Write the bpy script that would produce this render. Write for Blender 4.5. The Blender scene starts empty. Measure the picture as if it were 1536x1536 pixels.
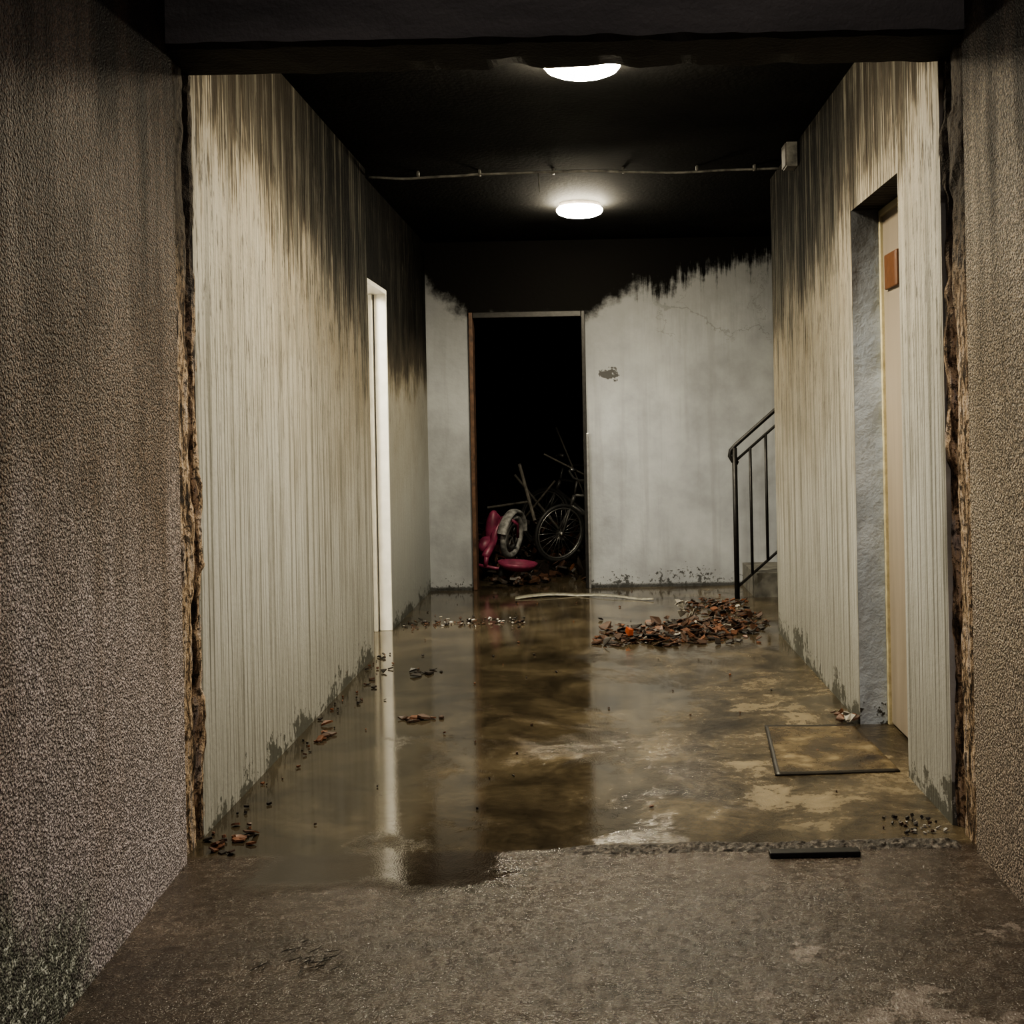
import bpy, bmesh, math, random
from mathutils import Vector, Matrix, noise as mnoise
random.seed(7)
scene = bpy.context.scene
F = 1800.0
H = 1.25

# ---------------------------------------------------------------- node helpers
class S:
    def __init__(s, m, sock): s.m=m; s.k=sock
    def __add__(s,o): return s.m.math('ADD',s,o)
    def __radd__(s,o): return s.m.math('ADD',o,s)
    def __sub__(s,o): return s.m.math('SUBTRACT',s,o)
    def __rsub__(s,o): return s.m.math('SUBTRACT',o,s)
    def __mul__(s,o): return s.m.math('MULTIPLY',s,o)
    def __rmul__(s,o): return s.m.math('MULTIPLY',o,s)
    def __truediv__(s,o): return s.m.math('DIVIDE',s,o)
class M:
    def __init__(self, name):
        self.mat=bpy.data.materials.new(name); self.mat.use_nodes=True
        self.nt=self.mat.node_tree; self.n=self.nt.nodes; self.l=self.nt.links
        self.b=self.n['Principled BSDF']
        g=self.n.new('ShaderNodeNewGeometry'); self.P=g.outputs['Position']
        sp=self.n.new('ShaderNodeSeparateXYZ'); self.l.new(self.P,sp.inputs[0])
        self.x,self.y,self.z=[S(self,sp.outputs[i]) for i in range(3)]
        sn=self.n.new('ShaderNodeSeparateXYZ'); self.l.new(g.outputs['True Normal'],sn.inputs[0])
        self.nz=S(self,sn.outputs[2]); self.ny=S(self,sn.outputs[1])
    def put(self,inp,v):
        if isinstance(v,S): self.l.new(v.k,inp)
        elif isinstance(v,(tuple,list)) and len(v)==3 and inp.type=='RGBA': inp.default_value=(*v,1)
        else: inp.default_value=v
    def math(self,op,a,b=0.0,c=None,clamp=False):
        n=self.n.new('ShaderNodeMath'); n.operation=op; n.use_clamp=clamp
        self.put(n.inputs[0],a); self.put(n.inputs[1],b)
        if c is not None: self.put(n.inputs[2],c)
        return S(self,n.outputs[0])
    def clamp(self,a): return self.math('ADD',a,0.0,clamp=True)
    def vec(self,x,y,z):
        n=self.n.new('ShaderNodeCombineXYZ')
        for i,v in enumerate((x,y,z)): self.put(n.inputs[i],v)
        return S(self,n.outputs[0])
    def noise(self,v=None,scale=1,detail=3,rough=.55,dist=0):
        n=self.n.new('ShaderNodeTexNoise')
        self.l.new(v.k if v is not None else self.P,n.inputs['Vector'])
        n.inputs['Scale'].default_value=scale; n.inputs['Detail'].default_value=detail
        n.inputs['Roughness'].default_value=rough; n.inputs['Distortion'].default_value=dist
        return S(self,n.outputs['Fac'])
    def voro(self,v=None,scale=1,feature='F1'):
        n=self.n.new('ShaderNodeTexVoronoi'); n.feature=feature
        self.l.new(v.k if v is not None else self.P,n.inputs['Vector'])
        n.inputs['Scale'].default_value=scale
        return S(self,n.outputs['Distance'])
    def ss(self,a,lo,hi):
        n=self.n.new('ShaderNodeMapRange'); n.interpolation_type='SMOOTHSTEP'
        self.put(n.inputs[0],a); self.put(n.inputs[1],lo); self.put(n.inputs[2],hi)
        return S(self,n.outputs[0])
    def lin(self,a,lo,hi,t0=0.,t1=1.):
        n=self.n.new('ShaderNodeMapRange')
        self.put(n.inputs[0],a); self.put(n.inputs[1],lo); self.put(n.inputs[2],hi); self.put(n.inputs[3],t0); self.put(n.inputs[4],t1)
        return S(self,n.outputs[0])
    def mix(self,f,a,b,bt='MIX'):
        n=self.n.new('ShaderNodeMix'); n.data_type='RGBA'; n.blend_type=bt
        self.put(n.inputs[0],f); self.put(n.inputs[6],a); self.put(n.inputs[7],b)
        return S(self,n.outputs[2])
    def ramp(self,f,stops,interp='LINEAR'):
        n=self.n.new('ShaderNodeValToRGB'); n.color_ramp.interpolation=interp
        e=n.color_ramp.elements
        while len(e)<len(stops): e.new(.5)
        for i,(p,c) in enumerate(stops):
            e[i].position=p; e[i].color=(*c,1) if isinstance(c,tuple) else (c,c,c,1)
        self.put(n.inputs[0],f); return S(self,n.outputs[0])
    def bump(self,h,strength=.5,dist=.01):
        n=self.n.new('ShaderNodeBump'); self.put(n.inputs['Strength'],strength)
        n.inputs['Distance'].default_value=dist; self.put(n.inputs['Height'],h)
        self.l.new(n.outputs[0],self.b.inputs['Normal'])
    def col(self,c): self.put(self.b.inputs['Base Color'],c); return self
    def rough(self,c): self.put(self.b.inputs['Roughness'],c); return self
    def spec(self,c): self.put(self.b.inputs['Specular IOR Level'],c); return self
    def metal(self,c): self.put(self.b.inputs['Metallic'],c); return self

def simple(name,c,r=.6,metal=0,var=.25,scale=30,bump=0.15,spec=.5):
    m=M(name); n=m.noise(scale=scale,detail=3)
    dark=tuple(v*(1-var) for v in c); lite=tuple(min(1,v*(1+var)) for v in c)
    m.col(m.ramp(n,[(.3,dark),(.7,lite)])).rough(r).metal(metal).spec(spec)
    if bump: m.bump(n,bump,.005)
    return m.mat

# ---------------------------------------------------------------- materials
SOOT=[(0.0,(.56,.565,.545)),(.18,(.43,.41,.36)),(.38,(.24,.205,.15)),(.62,(.060,.049,.037)),(1.0,(.005,.0045,.004))]
def inner_wall(name, zb, amt=None, tint=(1,1,1), streak=.95, edge=.36, ribs=.75, hz=.46, long=.55):
    m=M(name); h=m.y
    st=m.noise(m.vec(h*7,0.0,m.z*.6),1,4,.72)
    st2=m.noise(m.vec(h*60,3.0,m.z*2.2),1,4,.72)
    fine=m.noise(m.vec(h*75,7.0,m.z*.40),1,2,.5)
    blot=m.noise(scale=3.0,detail=4,rough=.6)
    t=m.z+(st-.5)*streak+(st2-.5)*streak*1.6+(blot-.5)*.6
    soot=m.clamp(m.ss(t-zb(m),-edge,edge))
    haze=m.ss(m.z-zb(m)+(blot-.5)*.7+(st2-.5)*.5,-1.6,.35)*hz
    soot=m.clamp(m.math('MAXIMUM',soot,haze))
    if amt: soot=m.clamp(soot*amt(m))
    c=m.ramp(soot,SOOT)
    lg=m.ss(m.noise(m.vec(h*16,11.0,m.z*.35),1,4,.7)+(blot-.5)*.3,.50,.66)
    c=m.mix(lg*long,c,(.15,.14,.115))
    rib=m.ss(fine+(st2-.5)*.25,.51,.59)*m.ss(m.z+(st-.5)*2.0,2.8,1.6)
    c=m.mix(rib*ribs,c,(.15,.145,.125))
    fl=m.ss(m.noise(m.vec(h*40,1.0,m.z*5),1,4,.75),.55,.62)*m.ss(m.z,.7,1.9)
    c=m.mix(fl*.88,c,(.035,.030,.024))
    nb=m.noise(scale=26,detail=4,rough=.75); nb2=m.noise(scale=3.5,detail=3)
    base=m.ss(nb+(.09-m.z)*2.2+(nb2-.5)*1.3,.59,.63)*m.ss(m.z,.42,.30)
    c=m.mix(base*.93,c,(.014,.018,.014))
    dull=m.ss(m.z+(blot-.5)*.7,.8,.0)
    c=m.mix(dull*.4,c,(.22,.22,.19))
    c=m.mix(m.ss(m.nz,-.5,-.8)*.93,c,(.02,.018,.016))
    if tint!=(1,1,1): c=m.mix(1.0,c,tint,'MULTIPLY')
    m.col(c).rough(m.lin(soot,0,1,.5,.9)).spec(m.lin(soot,0,.6,.45,.06))
    m.bump(fine*.5+st2*.8+m.noise(scale=50,detail=2)*.35,.6,.010)
    return m.mat

mat_wl=inner_wall('paint_soot_left',lambda m:m.lin(m.y,3.7,6.6,2.26,1.68),lambda m:m.lin(m.y,3.7,5.6,.74,1.0))
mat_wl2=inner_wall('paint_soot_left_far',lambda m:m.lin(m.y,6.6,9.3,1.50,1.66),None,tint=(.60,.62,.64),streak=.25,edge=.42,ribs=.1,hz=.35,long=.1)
mat_wr=inner_wall('paint_soot_right',lambda m:m.lin(m.y,3.7,7.1,2.26,1.68),lambda m:m.lin(m.y,3.7,5.4,.77,1.0))
# back wall
m=M('plaster_back')
zbk=S(m,m.ramp((m.x+1.3)/2.8,[(0,.44),(.04,.32),(.10,.20),(.15,.10),(.45,.08),(.52,.22),(.58,.33),(.66,.33),(.80,.44),(1.0,.58)]).k)+2.0
blot=m.noise(scale=2.2,detail=5,rough=.6); drip=m.noise(m.vec(m.x*22,0.0,m.z*1.6),1,4,.7); cl=m.noise(scale=8,detail=5,rough=.65)
t=m.z+(drip-.5)*.6*m.ss(m.x,.2,.6)+(cl-.5)*.34
soot=m.ss(t-zbk,-.10,.06)
halo=m.ss(t-zbk+(blot-.5)*.9,-.85,.03)
c=m.ramp(blot,[(.32,(.235,.245,.262)),(.55,(.345,.36,.378)),(.7,(.41,.425,.442))])
c=m.mix(halo*.66,c,(.095,.095,.095))
vs_=m.ss(m.noise(m.vec(m.x*10,5.0,m.z*.6),1,4,.6),.50,.66); c=m.mix(vs_*.28,c,(.18,.185,.19))
ck=m.n.new('ShaderNodeTexVoronoi'); ck.feature='DISTANCE_TO_EDGE'; ck.inputs['Scale'].default_value=1.3
wv=m.vec(m.x+(cl-.5)*.5,0.0,m.z+(blot-.5)*.5); m.l.new(wv.k,ck.inputs['Vector'])
crack=m.ss(S(m,ck.outputs['Distance']),.007,.002)*m.ss(m.z,1.8,2.0)*m.ss(m.x,.4,.6)
c=m.mix(crack*.4,c,(.08,.08,.08))
dx=m.x-.14; dz=(m.z-1.66)*1.5; d=m.math('SQRT',dx*dx+dz*dz)+(m.noise(scale=22,detail=3)-.5)*.26
c=m.mix(m.ss(d,.062,.045)*.9,c,(.03,.028,.026))
nb=m.noise(scale=30,detail=4,rough=.75); lowf=m.noise(scale=4,detail=2)
base=m.ss(nb+(.10-m.z)*1.2+(lowf-.5)*.5,.60,.64)*m.ss(m.z,.30,.2)
c=m.mix(base*.9,c,(.03,.03,.028)); c=m.mix(m.ss(m.z+(nb-.5)*.06,.035,.015)*.9,c,(.03,.03,.028))
c=m.mix(soot,c,(.005,.0045,.004))
m.col(c).rough(.65).spec(m.lin(soot,0,1,.4,.05)); m.bump(m.noise(scale=30,detail=3)*.6+cl,.25,.01); mat_wb=m.mat

mat_char=simple('charred_black',(.008,.0075,.007),.8,var=.5,scale=9,bump=.4,spec=.1)
m=M('ceiling_soot'); n=m.noise(scale=2.2,detail=5,rough=.65); n2=m.noise(scale=40,detail=3)
pl=m.ss(m.noise(m.vec(m.x*1.5,m.y*9,0.0),1,5,.7),.67,.69)
c=m.ramp(n,[(.3,(.005,.005,.005)),(.7,(.014,.0137,.013))]); c=m.mix(pl*.22,c,(.08,.075,.07))
m.col(c).rough(.9).spec(.06); m.bump(n2,.3,.01); mat_ceil=m.mat

def stucco(name,side):
    m=M(name)
    g=m.noise(scale=88,detail=3,rough=.78); big=m.noise(scale=1.6,detail=4,rough=.6)
    st=m.noise(m.vec(m.y*8,0.0,m.z*.8),1,4,.65)
    v=m.voro(scale=150)
    t=m.clamp(m.lin(m.z+(big-.5)*1.2+(st-.5)*1.3,.0,2.4))
    if side=='l': st_=[(0,(.92,.82,.88)),(.28,(.76,.64,.64)),(.50,(.36,.262,.200)),(.74,(.12,.070,.042)),(1,(.010,.0085,.0075))]
    else: st_=[(0,(.58,.47,.39)),(.35,(.64,.52,.39)),(.65,(.47,.37,.26)),(.88,(.11,.085,.06)),(1,(.010,.0085,.0075))]
    c=m.ramp(t,st_)
    grain=m.ss(g+(.4-v)*.25,.42,.60)
    c=m.mix((1-grain)*.86,c,m.mix(.86,c,(.012,.009,.008)))
    if side=='l':
        gm=m.noise(scale=45,detail=3,rough=.7)
        ms=m.ss(big+(.40-m.z)*.9+(2.40-m.y)*.5,.50,.72)
        c=m.mix(ms*.88,c,m.ramp(gm,[(.38,(.014,.019,.014)),(.53,(.10,.13,.09)),(.62,(.75,.80,.72))]))
    m.col(c).rough(.5).spec(m.lin(t,.3,.9,.6,.1))
    m.bump(g-v*.6,.9,.015)
    return m.mat
mat_sl=stucco('stucco_outer_left','l'); mat_sr=stucco('stucco_outer_right','r')

m=M('beam_concrete'); n=m.noise(m.vec(m.x*1.2,m.y*3,m.z*6),1,5,.6); n2=m.noise(scale=60,detail=3)
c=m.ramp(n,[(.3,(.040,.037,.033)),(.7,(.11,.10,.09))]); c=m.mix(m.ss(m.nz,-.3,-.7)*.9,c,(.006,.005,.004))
m.col(c).rough(.75).spec(.25); m.bump(n2+n,.4,.01); mat_beam=m.mat

m=M('broken_brick_edge'); n=m.noise(m.vec(m.x*10,m.y*30,m.z*6),1,5,.7); n2=m.noise(scale=45,detail=4,rough=.75)
c=m.ramp(n,[(.36,(.03,.024,.020)),(.45,(.18,.125,.085)),(.52,(.62,.47,.33)),(.60,(.46,.39,.35)),(.68,(.05,.04,.035))])
c=m.mix(m.ss(m.z+(n-.5)*.9,1.35,1.95)*.93,c,(.022,.019,.017))
c=m.mix(m.ss(n2,.52,.58)*.82,c,(.025,.02,.017))
m.col(c).rough(.85).spec(.2); m.bump(n2,.9,.012); mat_brick=m.mat

# floor
m=M('wet_floor')
mid=m.noise(scale=3.0,detail=6,rough=.66,dist=.6); fin=m.noise(scale=30,detail=4,rough=.7); gr=m.noise(scale=150,detail=2,rough=.7)
lay=m.noise(m.vec(m.x*1.3,m.y*2.6,4.0),1,6,.65)
inner=m.ss(m.y+(fin-.5)*.06,3.52,3.58)
cin=m.ramp(mid*.75+fin*.25,[(.34,(.020,.0155,.010)),(.44,(.058,.045,.028)),(.54,(.125,.098,.060)),(.64,(.23,.185,.118))])
cout=m.ramp(lay*.5+fin*.25+gr*.25,[(.38,(.016,.011,.008)),(.48,(.056,.041,.031)),(.56,(.14,.108,.083)),(.64,(.28,.225,.18))])
wetn=m.noise(m.vec(m.x*1.5,m.y*1.0,9.0),1,6,.68,.5)
wsoft=wetn+m.lin(m.x,-1.1,.9,.19,-.11)+m.lin(m.y,4.6,8.5,-.01,.18)+(fin-.5)*.16+(mid-.5)*.25
wet_in=m.ss(wsoft,.43,.58)
lobe=m.ss(m.y+(mid-.5)*.35,3.22,3.36)*m.ss(m.x+(mid-.5)*.5,-.15,-.35)*m.ss(m.x+(mid-.5)*.3,-1.05,-.9)
damp=m.ss(lay+(mid-.5)*.6,.44,.56)
wet=m.clamp(inner*wet_in+(1-inner)*lobe)
dp=m.ss(mid*.6+lay*.4+(fin-.5)*.10,.52,.57)*m.ss(m.x,.35,.6)*m.ss(m.y,6.4,5.2)*inner
cin=m.mix(dp*.5,cin,(.34,.275,.18))
c=m.mix(inner,m.mix(damp*.55,cout,(.024,.017,.012)),cin)
c=m.mix(wet*m.lin(m.x,-1.0,.2,.72,.45),c,(.030,.0255,.019))
lp=m.ss(m.noise(scale=5,detail=5,rough=.7)+m.ss(m.y,2.9,2.3)*.08,.60,.64)*(1-inner)*m.ss(m.x,-.1,.5)
c=m.mix(lp*.45,c,(.40,.34,.30))
m.col(c)
rdry=m.lin(fin*.5+mid*.5,.40,.60,.11,.32)
rout=m.lin(gr*.4+fin*.6,.40,.60,.10,.34)-damp*.04
r=rout+(rdry-rout)*inner
r=r*(1-wet)+wet*m.lin(fin,.35,.65,.03,.10)+dp*.15
m.rough(r).spec(.5)
m.bump(fin*.6+gr*.5+mid*m.lin(inner,0,1,.6,.25),(1-wet*.95)*m.lin(inner,0,1,.7,.34),.012); mat_floor=m.mat
m=M('broken_threshold'); n=m.noise(scale=60,detail=5,rough=.75); v=m.voro(scale=45)
m.col(m.ramp(n,[(.34,(.010,.009,.008)),(.5,(.06,.05,.042)),(.66,(.32,.28,.24))])).rough(.4); m.bump(n-v,.9,.012); mat_aggr=m.mat

mat_white=simple('white_paint',(.72,.70,.64),.45,var=.10,scale=12)
mat_sideroom=simple('side_room_paint',(.72,.69,.60),.6,var=.06,scale=5,bump=0)
m=M('reveal_blue_plaster'); n=m.noise(scale=26,detail=4,rough=.65); b=m.noise(scale=5,detail=4)
c=m.ramp(b,[(.3,(.34,.39,.47)),(.7,(.55,.61,.70))]); soot=m.ss(m.z+(b-.5)*.7,1.35,2.2)
c=m.mix(soot*.95,c,(.03,.028,.026)); c=m.mix(m.ss(n+(.08-m.z),.6,.66),c,(.05,.05,.045))
m.col(c).rough(.4); m.bump(n,.6,.010); mat_revblue=m.mat
m=M('beige_door_paint'); n=m.noise(m.vec(m.x,m.y*14,m.z*1.2),1,4,.6); s_=m.ss(m.z+(n-.5)*.6,1.2,2.2)
c=m.ramp(n,[(.3,(.36,.31,.25)),(.7,(.48,.41,.335))]); c=m.mix(s_*.75,c,(.09,.07,.05)); m.col(c).rough(.5); mat_beige=m.mat
m=M('cream_frame_paint'); n=m.noise(scale=14,detail=4,rough=.7); s_=m.ss(m.z+(n-.5)*.6,1.6,2.3)
c=m.ramp(n,[(.35,(.50,.43,.26)),(.6,(.74,.66,.42))]); c=m.mix(s_*.8,c,(.06,.05,.04)); m.col(c).rough(.5); mat_cream=m.mat
mat_brown=simple('brown_plastic',(.11,.042,.013),.5,var=.2)
mat_wood=simple('scorched_wood',(.085,.045,.027),.6,var=.6,scale=18)
mat_dkmetal=simple('dark_metal',(.018,.017,.016),.45,.4,var=.4)
mat_steel=simple('steel',(.35,.35,.34),.35,.8,var=.2)
mat_concrete=simple('stair_concrete',(.12,.115,.10),.75,var=.5,scale=14,bump=.5)
mat_cable=simple('cable_grey',(.16,.155,.14),.5,var=.6,scale=20)
m=M('wet_doormat'); n=m.noise(scale=6,detail=6,rough=.65); w=m.noise(scale=120,detail=2)
m.col(m.ramp(n,[(.34,(.026,.018,.010)),(.48,(.075,.052,.026)),(.58,(.14,.102,.052)),(.66,(.28,.22,.13))])).rough(m.lin(n,.3,.7,.12,.4)); m.bump(w+n,.35,.006); mat_mat=m.mat
mat_matedge=simple('doormat_edge',(.016,.012,.008),.4,var=.4)
mat_pink=simple('pink_plastic',(.17,.030,.065),.45,var=.5,scale=14)
mat_rubber=simple('black_rubber',(.03,.03,.03),.5,var=.3)
mat_tyre_w=simple('ashy_white_tyre',(.24,.24,.235),.6,var=.6,scale=20)
deb_mats=[simple('shard_rust',(.125,.050,.024),.5,var=.5,scale=20),simple('shard_brown',(.060,.030,.018),.5,var=.5,scale=20),
          simple('shard_char',(.018,.013,.010),.5,var=.5,scale=20),simple('shard_orange',(.42,.085,.025),.6,var=.3,scale=20),
          simple('shard_ash',(.36,.34,.30),.7,var=.3,scale=20)]

# ---------------------------------------------------------------- mesh helpers
def obj(name,bm,mats,smooth=False,parent=None):
    me=bpy.data.meshes.new(name); bm.normal_update(); bm.to_mesh(me); bm.free()
    for mt in (mats if isinstance(mats,list) else [mats]): me.materials.append(mt)
    if smooth:
        for p in me.polygons: p.use_smooth=True
    o=bpy.data.objects.new(name,me); scene.collection.objects.link(o)
    if parent: o.parent=parent
    return o
def empty(name,loc=(0,0,0),rot=(0,0,0)):
    o=bpy.data.objects.new(name,None); o.location=loc; o.rotation_euler=rot; o.empty_display_size=.1
    scene.collection.objects.link(o); return o
def abox(bm,x0,x1,y0,y1,z0,z1,mi=0):
    v=[bm.verts.new((x,y,z)) for x in (x0,x1) for y in (y0,y1) for z in (z0,z1)]
    for f in ((0,1,3,2),(4,6,7,5),(0,4,5,1),(2,3,7,6),(0,2,6,4),(1,5,7,3)):
        fc=bm.faces.new([v[i] for i in f]); fc.material_index=mi
def boxes(name,lst,mat,parent=None,bevel=0):
    bm=bmesh.new()
    for b in lst: abox(bm,*b)
    bmesh.ops.recalc_face_normals(bm,faces=bm.faces)
    o=obj(name,bm,mat,parent=parent)
    if bevel:
        md=o.modifiers.new('bevel','BEVEL'); md.width=bevel; md.segments=2
    return o
def tube(bm,p0,p1,r,seg=10,mi=0,r1=None):
    p0=Vector(p0);p1=Vector(p1); d=(p1-p0).normalized(); a=d.orthogonal().normalized(); b=d.cross(a)
    r1=r if r1 is None else r1; R=[]
    for p,rr in ((p0,r),(p1,r1)):
        R.append([bm.verts.new(p+(a*math.cos(t*2*math.pi/seg)+b*math.sin(t*2*math.pi/seg))*rr) for t in range(seg)])
    for i in range(seg):
        f=bm.faces.new((R[0][i],R[0][(i+1)%seg],R[1][(i+1)%seg],R[1][i])); f.material_index=mi
    f=bm.faces.new(R[0][::-1]); f.material_index=mi; f=bm.faces.new(R[1]); f.material_index=mi
def polytube(bm,pts,r,seg=10,mi=0):
    pts=[Vector(p) for p in pts]; rings=[]; a=None
    for i,p in enumerate(pts):
        d=((pts[min(i+1,len(pts)-1)]-pts[max(i-1,0)])).normalized()
        a=d.orthogonal().normalized() if a is None else (a-d*a.dot(d)).normalized()
        b=d.cross(a)
        rings.append([bm.verts.new(p+(a*math.cos(t*2*math.pi/seg)+b*math.sin(t*2*math.pi/seg))*r) for t in range(seg)])
    for k in range(len(rings)-1):
        for i in range(seg):
            f=bm.faces.new((rings[k][i],rings[k][(i+1)%seg],rings[k+1][(i+1)%seg],rings[k+1][i])); f.material_index=mi
    bm.faces.new(rings[0][::-1]).material_index=mi; bm.faces.new(rings[-1]).material_index=mi
def torus(bm,c,R,r,axis='y',seg=32,s2=8,mi=0,a0=0,a1=2*math.pi,flat=1.0):
    c=Vector(c); full=abs(a1-a0-2*math.pi)<1e-4; n=seg; rings=[]
    for i in range(n if full else n+1):
        t=a0+(a1-a0)*i/n; ring=[]
        for j in range(s2):
            p=j*2*math.pi/s2; rad=R+r*math.cos(p)
            ring.append(bm.verts.new(c+Vector((rad*math.cos(t),r*flat*math.sin(p),rad*math.sin(t)))))
        rings.append(ring)
    for i in range(n):
        A=rings[i];B=rings[(i+1)%len(rings)]
        for j in range(s2):
            bm.faces.new((A[j],A[(j+1)%s2],B[(j+1)%s2],B[j])).material_index=mi
def ellipsoid(bm,c,rx,ry,rz,mi=0,seg=20):
    r=bmesh.ops.create_uvsphere(bm,u_segments=seg,v_segments=seg//2,radius=1)
    for v in r['verts']: v.co=Vector((v.co.x*rx,v.co.y*ry,v.co.z*rz))+Vector(c)
    for f in {f for v in r['verts'] for f in v.link_faces}: f.material_index=mi

# ---------------------------------------------------------------- shell
CZ=2.70
boxes('floor',[(-3.4,3.6,-1.5,13.2,-.15,0)],mat_floor)
boxes('ceiling',[(-1.42,3.4,3.72,9.30,CZ,CZ+.15)],mat_ceil)
boxes('wall_left',[(-1.38,-1.225,3.72,6.64,0,CZ)],mat_wl)
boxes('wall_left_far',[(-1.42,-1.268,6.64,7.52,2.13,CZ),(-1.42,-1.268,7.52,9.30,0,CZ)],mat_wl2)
boxes('wall_right',[(1.09,1.40,3.70,4.21,0,CZ),(1.09,1.40,4.21,4.97,2.12,CZ),(1.09,1.40,4.97,7.13,0,CZ)],mat_wr)
boxes('wall_back',[(-1.42,-.925,9.30,9.42,0,CZ),(-.925,-.045,9.30,9.42,2.13,CZ),(-.045,3.4,9.30,9.42,0,CZ)],mat_wb)
boxes('wall_stairwell',[(1.40,3.4,6.98,7.13,0,CZ),(3.4,3.55,6.98,9.42,0,CZ)],mat_wr)
bm=bmesh.new(); nx,nz=6,60
vs=[[None]*(nz+1) for _ in range(nx+1)]
for i in range(nx+1):
    for k in range(nz+1):
        X=1.087+.113*i/nx; Z=2.12*k/nz
        yy=4.955-.012*abs(mnoise.noise(Vector((X*9,0,Z*4))))
        vs[i][k]=bm.verts.new((X,yy,Z))
for i in range(nx):
    for k in range(nz): bm.faces.new((vs[i][k],vs[i+1][k],vs[i+1][k+1],vs[i][k+1]))
obj('trim_reveal_plaster',bm,mat_revblue,True)
boxes('wall_side_room',[(-3.0,-1.42,7.52,7.64,0,CZ),(-3.1,-3.0,5.2,7.64,0,CZ),(-3.0,-1.38,5.1,5.2,0,CZ)],mat_sideroom)
boxes('ceiling_side_room',[(-3.1,-1.42,5.1,7.64,CZ,CZ+.1)],mat_sideroom)
boxes('wall_burnt_room',[(-2.2,-2.1,9.42,13.1,0,CZ),(1.5,1.6,9.42,13.1,0,CZ),(-2.1,1.5,13.0,13.1,0,CZ)],mat_char)
boxes('ceiling_burnt_room',[(-2.2,1.6,9.42,13.1,CZ,CZ+.1)],mat_char)
boxes('wall_burnt_room_front',[(-2.1,-.93,9.421,9.44,0,CZ),(-.04,1.5,9.421,9.44,0,CZ)],mat_char)

def prism(name,pts,z0,z1,mat):
    bm=bmesh.new(); lo=[bm.verts.new((x,y,z0)) for x,y in pts]; hi=[bm.verts.new((x,y,z1)) for x,y in pts]
    n=len(pts)
    for i in range(n): bm.faces.new((lo[i],lo[(i+1)%n],hi[(i+1)%n],hi[i]))
    bm.faces.new(lo[::-1]); bm.faces.new(hi)
    bmesh.ops.recalc_face_normals(bm,faces=bm.faces)
    return obj(name,bm,mat)
prism('wall_outer_left',[(-1.203,3.50),(-1.155,2.5),(-1.10,1.3),(-1.06,-.8),(-1.7,-.8),(-1.7,3.50)],0,3.1,mat_sl)
prism('wall_outer_right',[(1.092,3.47),(1.7,3.47),(1.7,-.8),(1.06,-.8),(1.075,2.2)],0,3.1,mat_sr)
boxes('wall_pier_left',[(-1.7,-1.245,3.50,3.72,0,3.1)],mat_brick)
boxes('wall_pier_right',[(1.135,1.7,3.47,3.70,0,3.1)],mat_brick)
bm=bmesh.new(); nx=160
prof=[(3.44,3.1),(3.44,2.372),(3.455,2.358),(3.58,2.356),(3.705,2.358),(3.72,2.372),(3.72,3.1)]
rows=[]
for i in range(nx+1):
    X=-1.245+2.38*i/nx; row=[]
    for j,(Y,Z) in enumerate(prof):
        dz=0
        if j in(1,2,3,4,5):
            dz=.010*mnoise.noise(Vector((X*9,j,0)))
            if j in (4,5) and -.45<X<.35: dz+=.035*max(0,mnoise.noise(Vector((X*7,3,0)))+.1)
        row.append(bm.verts.new((X,Y,Z+dz)))
    rows.append(row)
for i in range(nx):
    for j in range(len(prof)-1): bm.faces.new((rows[i][j],rows[i][j+1],rows[i+1][j+1],rows[i+1][j]))
bm.normal_update()
if sum(f.normal.z for f in bm.faces)>0: bmesh.ops.reverse_faces(bm,faces=bm.faces)
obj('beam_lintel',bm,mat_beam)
def brick_strip(name,side,seed,y0,y1,xb):
    bm=bmesh.new(); ny,nz=22,480; g=[]
    for i in range(ny+1):
        col=[]; u=i/ny
        for k in range(nz+1):
            Z=2.36*k/nz
            Y=y0+(y1-y0)*u+.012*mnoise.noise(Vector((seed,Z*9,u*3)))
            groove=-.030*math.exp(-((u-.10)/.09)**2)-.035*math.exp(-((u-.80)/.08)**2)
            p=Vector((Y*14,seed,Z*6)); nn=mnoise.noise(p)*.6+mnoise.noise(p*2.6)*.4+mnoise.noise(p*6)*.25
            out=.011*nn+groove+.002
            l=mnoise.noise(Vector((Y*4,seed+5,Z*3.7)))
            if l>.22: out+=.011*min(1,(l-.22)*8)
            col.append(bm.verts.new((side*(xb-out),Y,Z)))
        g.append(col)
    for i in range(ny):
        for k in range(nz): bm.faces.new((g[i][k],g[i+1][k],g[i+1][k+1],g[i][k+1]))
    bmesh.ops.recalc_face_normals(bm,faces=bm.faces)
    return obj(name,bm,mat_brick)
brick_strip('trim_broken_brick_left',-1,1.3,3.49,3.725,1.226); brick_strip('trim_broken_brick_right',1,8.7,3.46,3.705,1.106)

bm=bmesh.new(); nx,ny=300,16; g=[]
for i in range(nx+1):
    X=-.16+1.23*i/nx; row=[]
    for j in range(ny+1):
        u=j/ny; wv=.02*mnoise.noise(Vector((X*5,2,0)))+.008*mnoise.noise(Vector((X*25,2,0)))
        Y=3.50+.09*u+wv
        e=math.sin(math.pi*u)**.6 if 0<u<1 else 0
        ends=max(0,min(1,(X+.16)/.15,(1.07-X)/.02))
        p=Vector((X*30,Y*30,0)); nn=mnoise.noise(p)*.6+mnoise.noise(p*2.5)*.4
        row.append(bm.verts.new((X,Y,-.004+e*ends*(.012+.014*nn))))
    g.append(row)
for i in range(nx):
    for j in range(ny): bm.faces.new((g[i][j],g[i+1][j],g[i+1][j+1],g[i][j+1]))
obj('threshold_broken_concrete',bm,mat_aggr)
boxes('threshold_metal_strip',[(.49,.75,3.445,3.482,0,.016)],mat_dkmetal,bevel=.003)

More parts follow.
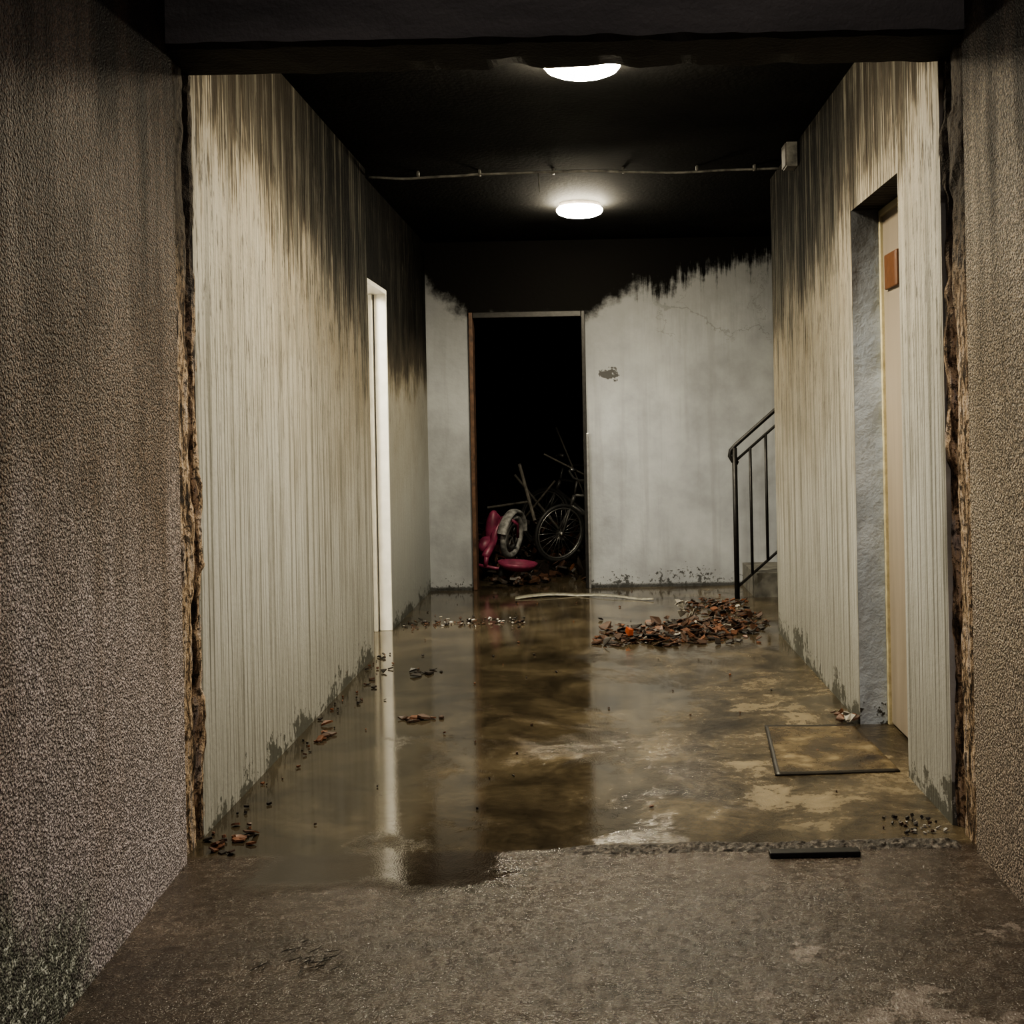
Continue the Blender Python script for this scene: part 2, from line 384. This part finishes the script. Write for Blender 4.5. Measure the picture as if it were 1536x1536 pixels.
# ---------------------------------------------------------------- doors
d1=empty('door_1')
boxes('frame_far',[(-1.345,-1.268,7.500,7.519,0,2.128)],mat_white,d1,.003)
boxes('frame_head',[(-1.42,-1.268,6.645,7.50,2.10,2.129)],mat_white,d1,.003)
boxes('frame_stop',[(-1.375,-1.352,7.46,7.519,0,2.10)],mat_white,d1,.003)
boxes('leaf_open',[(-2.15,-1.385,7.40,7.44,.01,2.09)],mat_white,d1,.003)
boxes('leaf_panels',[(-2.05,-1.49,7.392,7.40,.2,.95),(-2.05,-1.49,7.392,7.40,1.1,1.95)],mat_white,d1,.004)
d2=empty('door_2')
boxes('leaf',[(1.212,1.25,4.22,4.93,.01,2.10)],mat_beige,d2,.003)
boxes('frame',[(1.200,1.26,4.93,4.954,0,2.118),(1.200,1.26,4.212,4.235,0,2.118),(1.200,1.26,4.235,4.93,2.09,2.118)],mat_cream,d2,.003)
boxes('name_plate',[(1.198,1.213,4.66,4.86,1.78,1.92)],mat_brown,d2,.004)
bm=bmesh.new(); tube(bm,(1.213,4.30,1.05),(1.17,4.30,1.05),.009); tube(bm,(1.172,4.30,1.05),(1.172,4.40,1.05),.009); obj('handle',bm,mat_steel,True,d2)
d3=empty('door_3')
boxes('frame_left',[(-.935,-.905,9.275,9.44,0,2.15)],mat_wood,d3,.004)
boxes('frame_right',[(-.065,-.035,9.275,9.44,0,2.15)],mat_dkmetal,d3,.004)
boxes('frame_head',[(-.905,-.065,9.275,9.44,2.105,2.15)],mat_dkmetal,d3,.004)
boxes('edge_strip',[(-.040,-.022,9.27,9.295,0,1.2)],mat_steel,d3,.002)

# ---------------------------------------------------------------- lamps
m=M('lamp_glow'); e=m.n.new('ShaderNodeEmission'); e.inputs[0].default_value=(1,.895,.67,1); e.inputs[1].default_value=300
m.l.new(e.outputs[0],m.n['Material Output'].inputs[0]); mat_glow=m.mat
mat_lampbase=simple('lamp_base_scorched',(.10,.09,.08),.6,var=.4)
def lamp(x,y):
    root=empty('ceiling_lamp',(x,y,CZ))
    bm=bmesh.new(); tube(bm,(0,0,-.03),(0,0,0),.135,40); obj('base_plate',bm,mat_lampbase,False,root)
    bm=bmesh.new(); prof=[(.138,-.024),(.150,-.036),(.150,-.048),(.138,-.064),(.108,-.077),(.07,-.084),(.03,-.088)]
    rg=[[bm.verts.new((r*math.cos(t*math.pi/20),r*math.sin(t*math.pi/20),z)) for t in range(40)] for r,z in prof]
    for a,b in zip(rg,rg[1:]):
        for i in range(40): bm.faces.new((a[i],a[(i+1)%40],b[(i+1)%40],b[i]))
    bm.faces.new(rg[-1]); bmesh.ops.recalc_face_normals(bm,faces=bm.faces)
    obj('glass_dome',bm,mat_glow,True,root)
lamp(-.01,4.66); lamp(-.05,7.8)
l=bpy.data.lights.new('side_room_light','POINT'); l.energy=210; l.color=(1,.95,.84); l.shadow_soft_size=.12
lo=bpy.data.objects.new('side_room_light',l); lo.location=(-2.1,6.3,2.35); scene.collection.objects.link(lo)

bm=bmesh.new(); pts=[]
for i in range(61):
    t=i/60; X=-1.22+2.30*t
    pts.append((X,6.72+.02*math.sin(t*9),CZ-.022-.035*max(0,math.sin(t*math.pi*3.2+.6))*(.3+.7*mnoise.noise(Vector((t*6,0,0)))**2)))
polytube(bm,pts,.007,8)
for t in (.12,.27,.45,.62,.8,.94):
    X=-1.22+2.3*t; abox(bm,X-.006,X+.006,6.71,6.75,CZ-.03,CZ)
tube(bm,(-.27,6.72,CZ-.03),(-.265,6.72,CZ-.13),.003,6)
obj('ceiling_conduit',bm,mat_cable,True)
jb=empty('junction_box',(1.06,6.25,2.7))
bm=bmesh.new(); abox(bm,-.025,.029,-.06,.06,-.125,0); obj('body',bm,mat_cable,False,jb)
bm=bmesh.new(); abox(bm,-.033,-.025,-.055,.055,-.12,-.006); obj('lid',bm,mat_lampbase,False,jb)

# ---------------------------------------------------------------- stairs + railing
bm=bmesh.new()
for i in range(7): abox(bm,1.15+.27*i,1.15+.27*(i+1)+(0 if i<6 else .3),8.62,9.298,0,.175*(i+1))
obj('concrete_stairs',bm,mat_concrete)
rl=empty('stair_railing')
sl=.175/.27*1.32
yR=8.58
bm=bmesh.new()
hand=[(1.045,yR,.97),(1.005,yR,.985),(.985,yR,1.02),(.992,yR,1.06),(1.03,yR,1.10)]+[(1.03+.08*k,yR,1.10+.08*k*sl) for k in range(1,12)]
polytube(bm,hand,.015,10); obj('handrail',bm,mat_dkmetal,True,rl)
bm=bmesh.new(); tube(bm,(1.02,yR,.98),(2.0,yR,.98+.98*sl),.010); tube(bm,(1.02,yR,.08),(2.0,yR,.08+.98*sl),.010); obj('rails',bm,mat_dkmetal,True,rl)
bm=bmesh.new(); tube(bm,(1.02,yR,0),(1.02,yR,1.08),.019)
for k in range(1,9):
    X=1.02+.112*k; tube(bm,(X,yR,.08+sl*(X-1.02)),(X,yR,.98+sl*(X-1.02)),.011)
obj('balusters',bm,mat_dkmetal,True,rl)

# ---------------------------------------------------------------- doormat
bm=bmesh.new(); C=[(.628,4.25),(1.075,4.27),(1.055,4.93),(.690,4.95)]
nx=ny=24; g=[]
for i in range(nx+1):
    row=[]
    for j in range(ny+1):
        u=i/nx;v=j/ny
        X=(C[0][0]*(1-u)+C[1][0]*u)*(1-v)+(C[3][0]*(1-u)+C[2][0]*u)*v
        Y=(C[0][1]*(1-u)+C[1][1]*u)*(1-v)+(C[3][1]*(1-u)+C[2][1]*u)*v
        row.append(bm.verts.new((X,Y,.006+.002*mnoise.noise(Vector((X*6,Y*6,0))))))
    g.append(row)
for i in range(nx):
    for j in range(ny):
        f=bm.faces.new((g[i][j],g[i+1][j],g[i+1][j+1],g[i][j+1]))
        if i==0 or j==0 or j==ny-1: f.material_index=1
o=obj('doormat',bm,[mat_mat,mat_matedge],True)
md=o.modifiers.new('t','SOLIDIFY'); md.thickness=.006; md.offset=-1

# ---------------------------------------------------------------- debris
def shard(bm,c,size,mi,flat=.6,asp=None,th=None):
    n=random.choice([4,5,6]); asp=asp or random.uniform(.35,1); th=th or random.uniform(.003,.009)
    ph=random.uniform(0,6.28); rot=(Matrix.Rotation(random.uniform(0,6.28),3,'Z')@Matrix.Rotation(random.gauss(0,flat),3,'X')@Matrix.Rotation(random.gauss(0,flat),3,'Y'))
    bend=random.uniform(-.4,.4); lo=[];hi=[]
    for i in range(n):
        a=ph+i*2*math.pi/n+random.uniform(-.3,.3); r=size*random.uniform(.6,1)
        x=r*math.cos(a);y=r*asp*math.sin(a); z=bend*x*x/size
        lo.append(Vector((x,y,z-th/2))); hi.append(Vector((x*.94,y*.94,z+th/2)))
    lo=[rot@v for v in lo];hi=[rot@v for v in hi]
    mz=min(v.z for v in lo+hi); c=Vector(c)
    if c.z+mz<.001: c.z=.001-mz
    L=[bm.verts.new(c+v) for v in lo];Hh=[bm.verts.new(c+v) for v in hi]
    for i in range(n): bm.faces.new((L[i],L[(i+1)%n],Hh[(i+1)%n],Hh[i])).material_index=mi
    bm.faces.new(L[::-1]).material_index=mi; bm.faces.new(Hh).material_index=mi
def pickm(): return random.choices([0,1,2,4],[.28,.42,.29,.010])[0]
bm=bmesh.new()
for i in range(560):
    X=random.gauss(.48,.27); Y=random.gauss(7.22,.20)+.38*(X-.5)
    if not(.0<X<1.02 and 6.80<Y<8.1): continue
    hgt=.040*math.exp(-((X-.55)/.28)**2-((Y-7.30)/.28)**2)
    shard(bm,(X,Y,random.uniform(0,hgt)),random.uniform(.012,.058),pickm(),.28)
for i in range(140):
    shard(bm,(random.uniform(.6,1.08),random.uniform(7.4,8.5),random.uniform(0,.02)),random.uniform(.012,.045),pickm(),.35)
shard(bm,(.20,6.98,.05),.038,3,.2,.75,.035)
for dx in range(7): shard(bm,(.58+random.uniform(-.05,.05),7.5,.06+random.uniform(0,.08)),.055,4,.8,.6,.004)
shard(bm,(.79,7.2,.05),.04,4,.2,.4,.008)
obj('debris_pile',bm,deb_mats)
bm=bmesh.new()
for i in range(40):
    Y=random.uniform(3.8,6.7); X=-1.2+abs(random.gauss(0,.05))
    shard(bm,(X,Y,0),random.uniform(.004,.014),random.choice([0,1,2,2]),.2)
for i in range(7): shard(bm,(random.gauss(-1.13,.03),random.gauss(4.98,.16),0),random.uniform(.015,.04),random.choice([0,0,1]),.12)
for i in range(6): shard(bm,(random.gauss(-1.10,.03),random.gauss(5.75,.25),0),random.uniform(.015,.035),random.choice([1,2]),.12)
for i in range(22): shard(bm,(random.gauss(-1.13,.04),random.gauss(3.68,.06),0),random.uniform(.008,.03),random.choice([0,0,1,2]),.2)
for i in range(130): shard(bm,(random.uniform(-1.22,-.45),random.gauss(7.72,.10),0),random.uniform(.006,.020),random.choice([1,2,4,2,1]),.3)
for i in range(60): shard(bm,(random.uniform(-1.2,1.05),random.uniform(3.8,9.2),0),random.uniform(.004,.012),random.choice([1,2,0]),.2)
for i in range(9): shard(bm,(random.gauss(-.80,.05),random.gauss(5.17,.03),0),random.uniform(.02,.045),random.choice([0,1]),.08)
for i in range(8): shard(bm,(random.gauss(-.85,.07),random.gauss(6.2,.05),0),random.uniform(.02,.045),2,.08)
for i in range(40): shard(bm,(random.gauss(.98,.04),random.uniform(3.62,3.78),0),random.uniform(.004,.012),random.choice([1,2,4]),.3)
for i in range(14): shard(bm,(random.gauss(1.03,.03),random.gauss(5.03,.04),.02),random.uniform(.015,.04),random.choice([0,4,1]),.4)
obj('scattered_debris',bm,deb_mats)
bm=bmesh.new()
for i in range(26):
    c=Vector((random.gauss(-.72,.05),random.gauss(2.82,.04),.003)); a=random.uniform(-.6,1.2); L=random.uniform(.02,.05)
    polytube(bm,[c,c+Vector((math.cos(a)*L*.5,math.sin(a)*L*.5,.004)),c+Vector((math.cos(a+.5)*L,math.sin(a+.5)*L,.001))],.0011,5)
obj('twig_clump',bm,deb_mats[2])
bm=bmesh.new(); pr=None
for i in range(41):
    t=i/40; X=-.58+1.0*t; Y=8.78+.14*math.sin(t*4.2)-.1*t; Z=.006+.010*abs(math.sin(t*7)); w=.050*(1-t*.7)
    a=bm.verts.new((X,Y-w,Z)); b=bm.verts.new((X,Y+w,Z+.008))
    if pr: bm.faces.new((pr[0],a,b,pr[1]))
    pr=(a,b)
o=obj('fallen_trim_strip',bm,simple('strip_offwhite',(.24,.23,.19),.5,var=.4),True); md=o.modifiers.new('t','SOLIDIFY'); md.thickness=.005

# ---------------------------------------------------------------- bikes in burnt room
def bike(name,loc,rotz,tilt,s,mf,mt,rim):
    root=empty(name,loc,(tilt,0,rotz)); root.scale=(s,s,s)
    R=.30; w0=(-.5,0,R); w1=(.5,0,R)
    for nm,w in (('front_wheel',w0),('rear_wheel',w1)):
        bm=bmesh.new(); torus(bm,w,R-.02,.02,mi=0,seg=40); torus(bm,w,R-.045,.009,mi=1,seg=40,flat=1.6)
        for k in range(20):
            a=k*math.pi/10; tube(bm,w,(w[0]+math.cos(a)*(R-.045),0,w[2]+math.sin(a)*(R-.045)),.0022,5,1)
        tube(bm,(w[0],-.05,w[2]),(w[0],.05,w[2]),.02,10,1)
        obj(nm,bm,[mt,rim],True,root)
    bb=(.08,0,.28); seat=(.20,0,.66); head=(-.36,0,.68); headb=(-.39,0,.58)
    bm=bmesh.new()
    for a,b,r in ((bb,seat,.016),(head,headb,.02),((.19,0,.62),head,.016),(bb,headb,.018),
                  (bb,(.5,.05,R),.009),(bb,(.5,-.05,R),.009),((.19,0,.6),(.5,.05,R),.008),((.19,0,.6),(.5,-.05,R),.008),
                  (headb,(-.5,.045,R),.011),(headb,(-.5,-.045,R),.011),(head,(-.345,0,.82),.012)): tube(bm,a,b,r,10)
    obj('frame',bm,mf,True,root)
    bm=bmesh.new(); polytube(bm,[(-.24,-.28,.88),(-.30,-.22,.88),(-.345,-.06,.84),(-.345,.06,.84),(-.30,.22,.88),(-.24,.28,.88)],.012,8)
    tube(bm,(-.24,-.28,.88),(-.17,-.29,.87),.018,8); tube(bm,(-.24,.28,.88),(-.17,.29,.87),.018,8); obj('handlebar',bm,rim,True,root)
    bm=bmesh.new(); ellipsoid(bm,(.25,0,.75),.11,.07,.03); ellipsoid(bm,(.14,0,.75),.10,.03,.022); tube(bm,seat,(.22,0,.74),.012); obj('saddle',bm,mt,True,root)
    bm=bmesh.new(); torus(bm,(.08,0,.28),.075,.006,seg=24,s2=6); tube(bm,(.08,0,.28),(.02,-.06,.14),.009,8); tube(bm,(.08,0,.28),(.14,.06,.42),.009,8)
    abox(bm,-.02,.06,-.13,-.05,.13,.15); abox(bm,.10,.18,.05,.13,.41,.43); obj('crankset',bm,mt,False,root)
    return root
mat_bikeframe=simple('burnt_bike_frame',(.09,.088,.085),.4,.3,var=.4)
bike('bicycle',(.04,10.85,.06),math.radians(35),math.radians(10),.88,mat_bikeframe,mat_rubber,mat_steel)
bike('bicycle',(-.1,12.0,.05),math.radians(-30),math.radians(-14),1.0,mat_bikeframe,mat_rubber,mat_bikeframe)
tr=empty('pink_childs_tricycle',(-.76,10.12,.03),(math.radians(8),math.radians(-4),math.radians(68)))
bm=bmesh.new(); torus(bm,(.10,0,.30),.165,.028,seg=36,s2=10); torus(bm,(.10,0,.30),.10,.016,seg=30,mi=1)
for k in range(6):
    a=k*math.pi/3; tube(bm,(.10,0,.30),(.10+.15*math.cos(a),0,.30+.15*math.sin(a)),.008,6,1)
obj('front_wheel',bm,[mat_tyre_w,mat_bikeframe],True,tr)
bm=bmesh.new(); torus(bm,(.10,0,.30),.215,.02,seg=24,a0=.1,a1=2.9,flat=2.2); obj('mudguard',bm,mat_tyre_w,True,tr)
bm=bmesh.new()
polytube(bm,[(.10,.055,.30),(.06,.07,.42),(0,.09,.47),(-.04,.10,.50)],.014,8); polytube(bm,[(.10,-.055,.30),(.06,-.06,.42),(0,-.02,.47)],.014,8)
polytube(bm,[(.02,.04,.46),(-.04,.08,.38),(-.15,.06,.26),(-.34,.02,.20)],.034,10)
ellipsoid(bm,(-.04,.12,.36),.07,.06,.17); ellipsoid(bm,(-.12,.12,.24),.11,.07,.08)
tube(bm,(-.34,-.15,.12),(-.34,.17,.12),.014,8); tube(bm,(-.34,.01,.12),(-.34,.01,.20),.02,8)
obj('frame',bm,mat_pink,True,tr)
bm=bmesh.new()
for s in (-1,1): torus(bm,(-.34,s*.16,.09),.065,.026,seg=24)
obj('rear_wheels',bm,mat_rubber,True,tr)
bm=bmesh.new(); prof=[(.02,.0),(.09,.01),(.135,.045),(.15,.075),(.14,.075),(.12,.045),(.06,.02),(.01,.018)]
rg=[[bm.verts.new((r*1.1*math.cos(t*math.pi/16),r*.8*math.sin(t*math.pi/16),z)) for t in range(32)] for r,z in prof]
for a,b in zip(rg,rg[1:]):
    for i in range(32): bm.faces.new((a[i],a[(i+1)%32],b[(i+1)%32],b[i]))
bm.faces.new(rg[0][::-1]); bm.faces.new(rg[-1])
o=obj('pink_toy_bowl',bm,mat_pink,True); o.location=(-.62,9.64,.10); o.rotation_euler=(.12,.08,.3)
bm=bmesh.new()
for i in range(700):
    X=random.uniform(-1.6,1.0);Y=random.uniform(9.75,12.9)
    h=.35*max(0,min(1,(Y-10.2)/2.2))
    shard(bm,(X,Y,random.uniform(0,h)),random.uniform(.02,.12),random.choices([1,2,0,4],[.28,.67,.02,.03])[0],.6,random.uniform(.15,.9),random.uniform(.006,.02))
for i in range(40): shard(bm,(random.gauss(-.62,.09),random.gauss(9.66,.09),random.uniform(0,.06)),random.uniform(.03,.08),random.choice([1,2]),.3,None,.02)
obj('burnt_rubble',bm,deb_mats)
bm=bmesh.new()
for a,b,r in (((-.66,10.9,.92),(-.52,10.7,.42),.016),((-.9,11.5,.1),(-.35,11.2,.75),.010),((-.45,11.3,1.0),(.1,11.0,.72),.009),((-.3,11.8,.2),(-.75,11.6,.8),.012),((.1,12,.1),(-.35,11.9,1.25),.008),((-1.0,11.4,.5),(-.6,11.4,.55),.012)):
    tube(bm,a,b,r,8)
obj('charred_poles',bm,simple('charred_pole',(.12,.11,.095),.6,var=.4))
l=bpy.data.lights.new('burnt_room_fill_light','POINT'); l.energy=4; l.color=(.85,.9,1); l.shadow_soft_size=.3  # added fill that lifts the bikes out of the dark; no actual fixture here
lo=bpy.data.objects.new('burnt_room_fill_light',l); lo.location=(1.0,10.3,2.2); scene.collection.objects.link(lo)

# ---------------------------------------------------------------- world + camera
w=bpy.data.worlds.new('world'); scene.world=w; w.use_nodes=True
bg=w.node_tree.nodes['Background']; bg.inputs[0].default_value=(1.0,.93,.95,1); bg.inputs[1].default_value=.52
cam=bpy.data.cameras.new('camera'); co=bpy.data.objects.new('camera',cam); scene.collection.objects.link(co)
co.location=(0,0,H); co.rotation_euler=(math.radians(90),math.radians(1.1),0)
cam.sensor_width=36; cam.lens=F/1536*36; cam.shift_x=-119/1536; cam.shift_y=-128/1536; cam.clip_start=.05
scene.camera=co
scene.view_settings.view_transform='AgX'
try: scene.view_settings.look='AgX - Medium High Contrast'
except Exception as ex: print(ex)
scene.view_settings.exposure=0.12
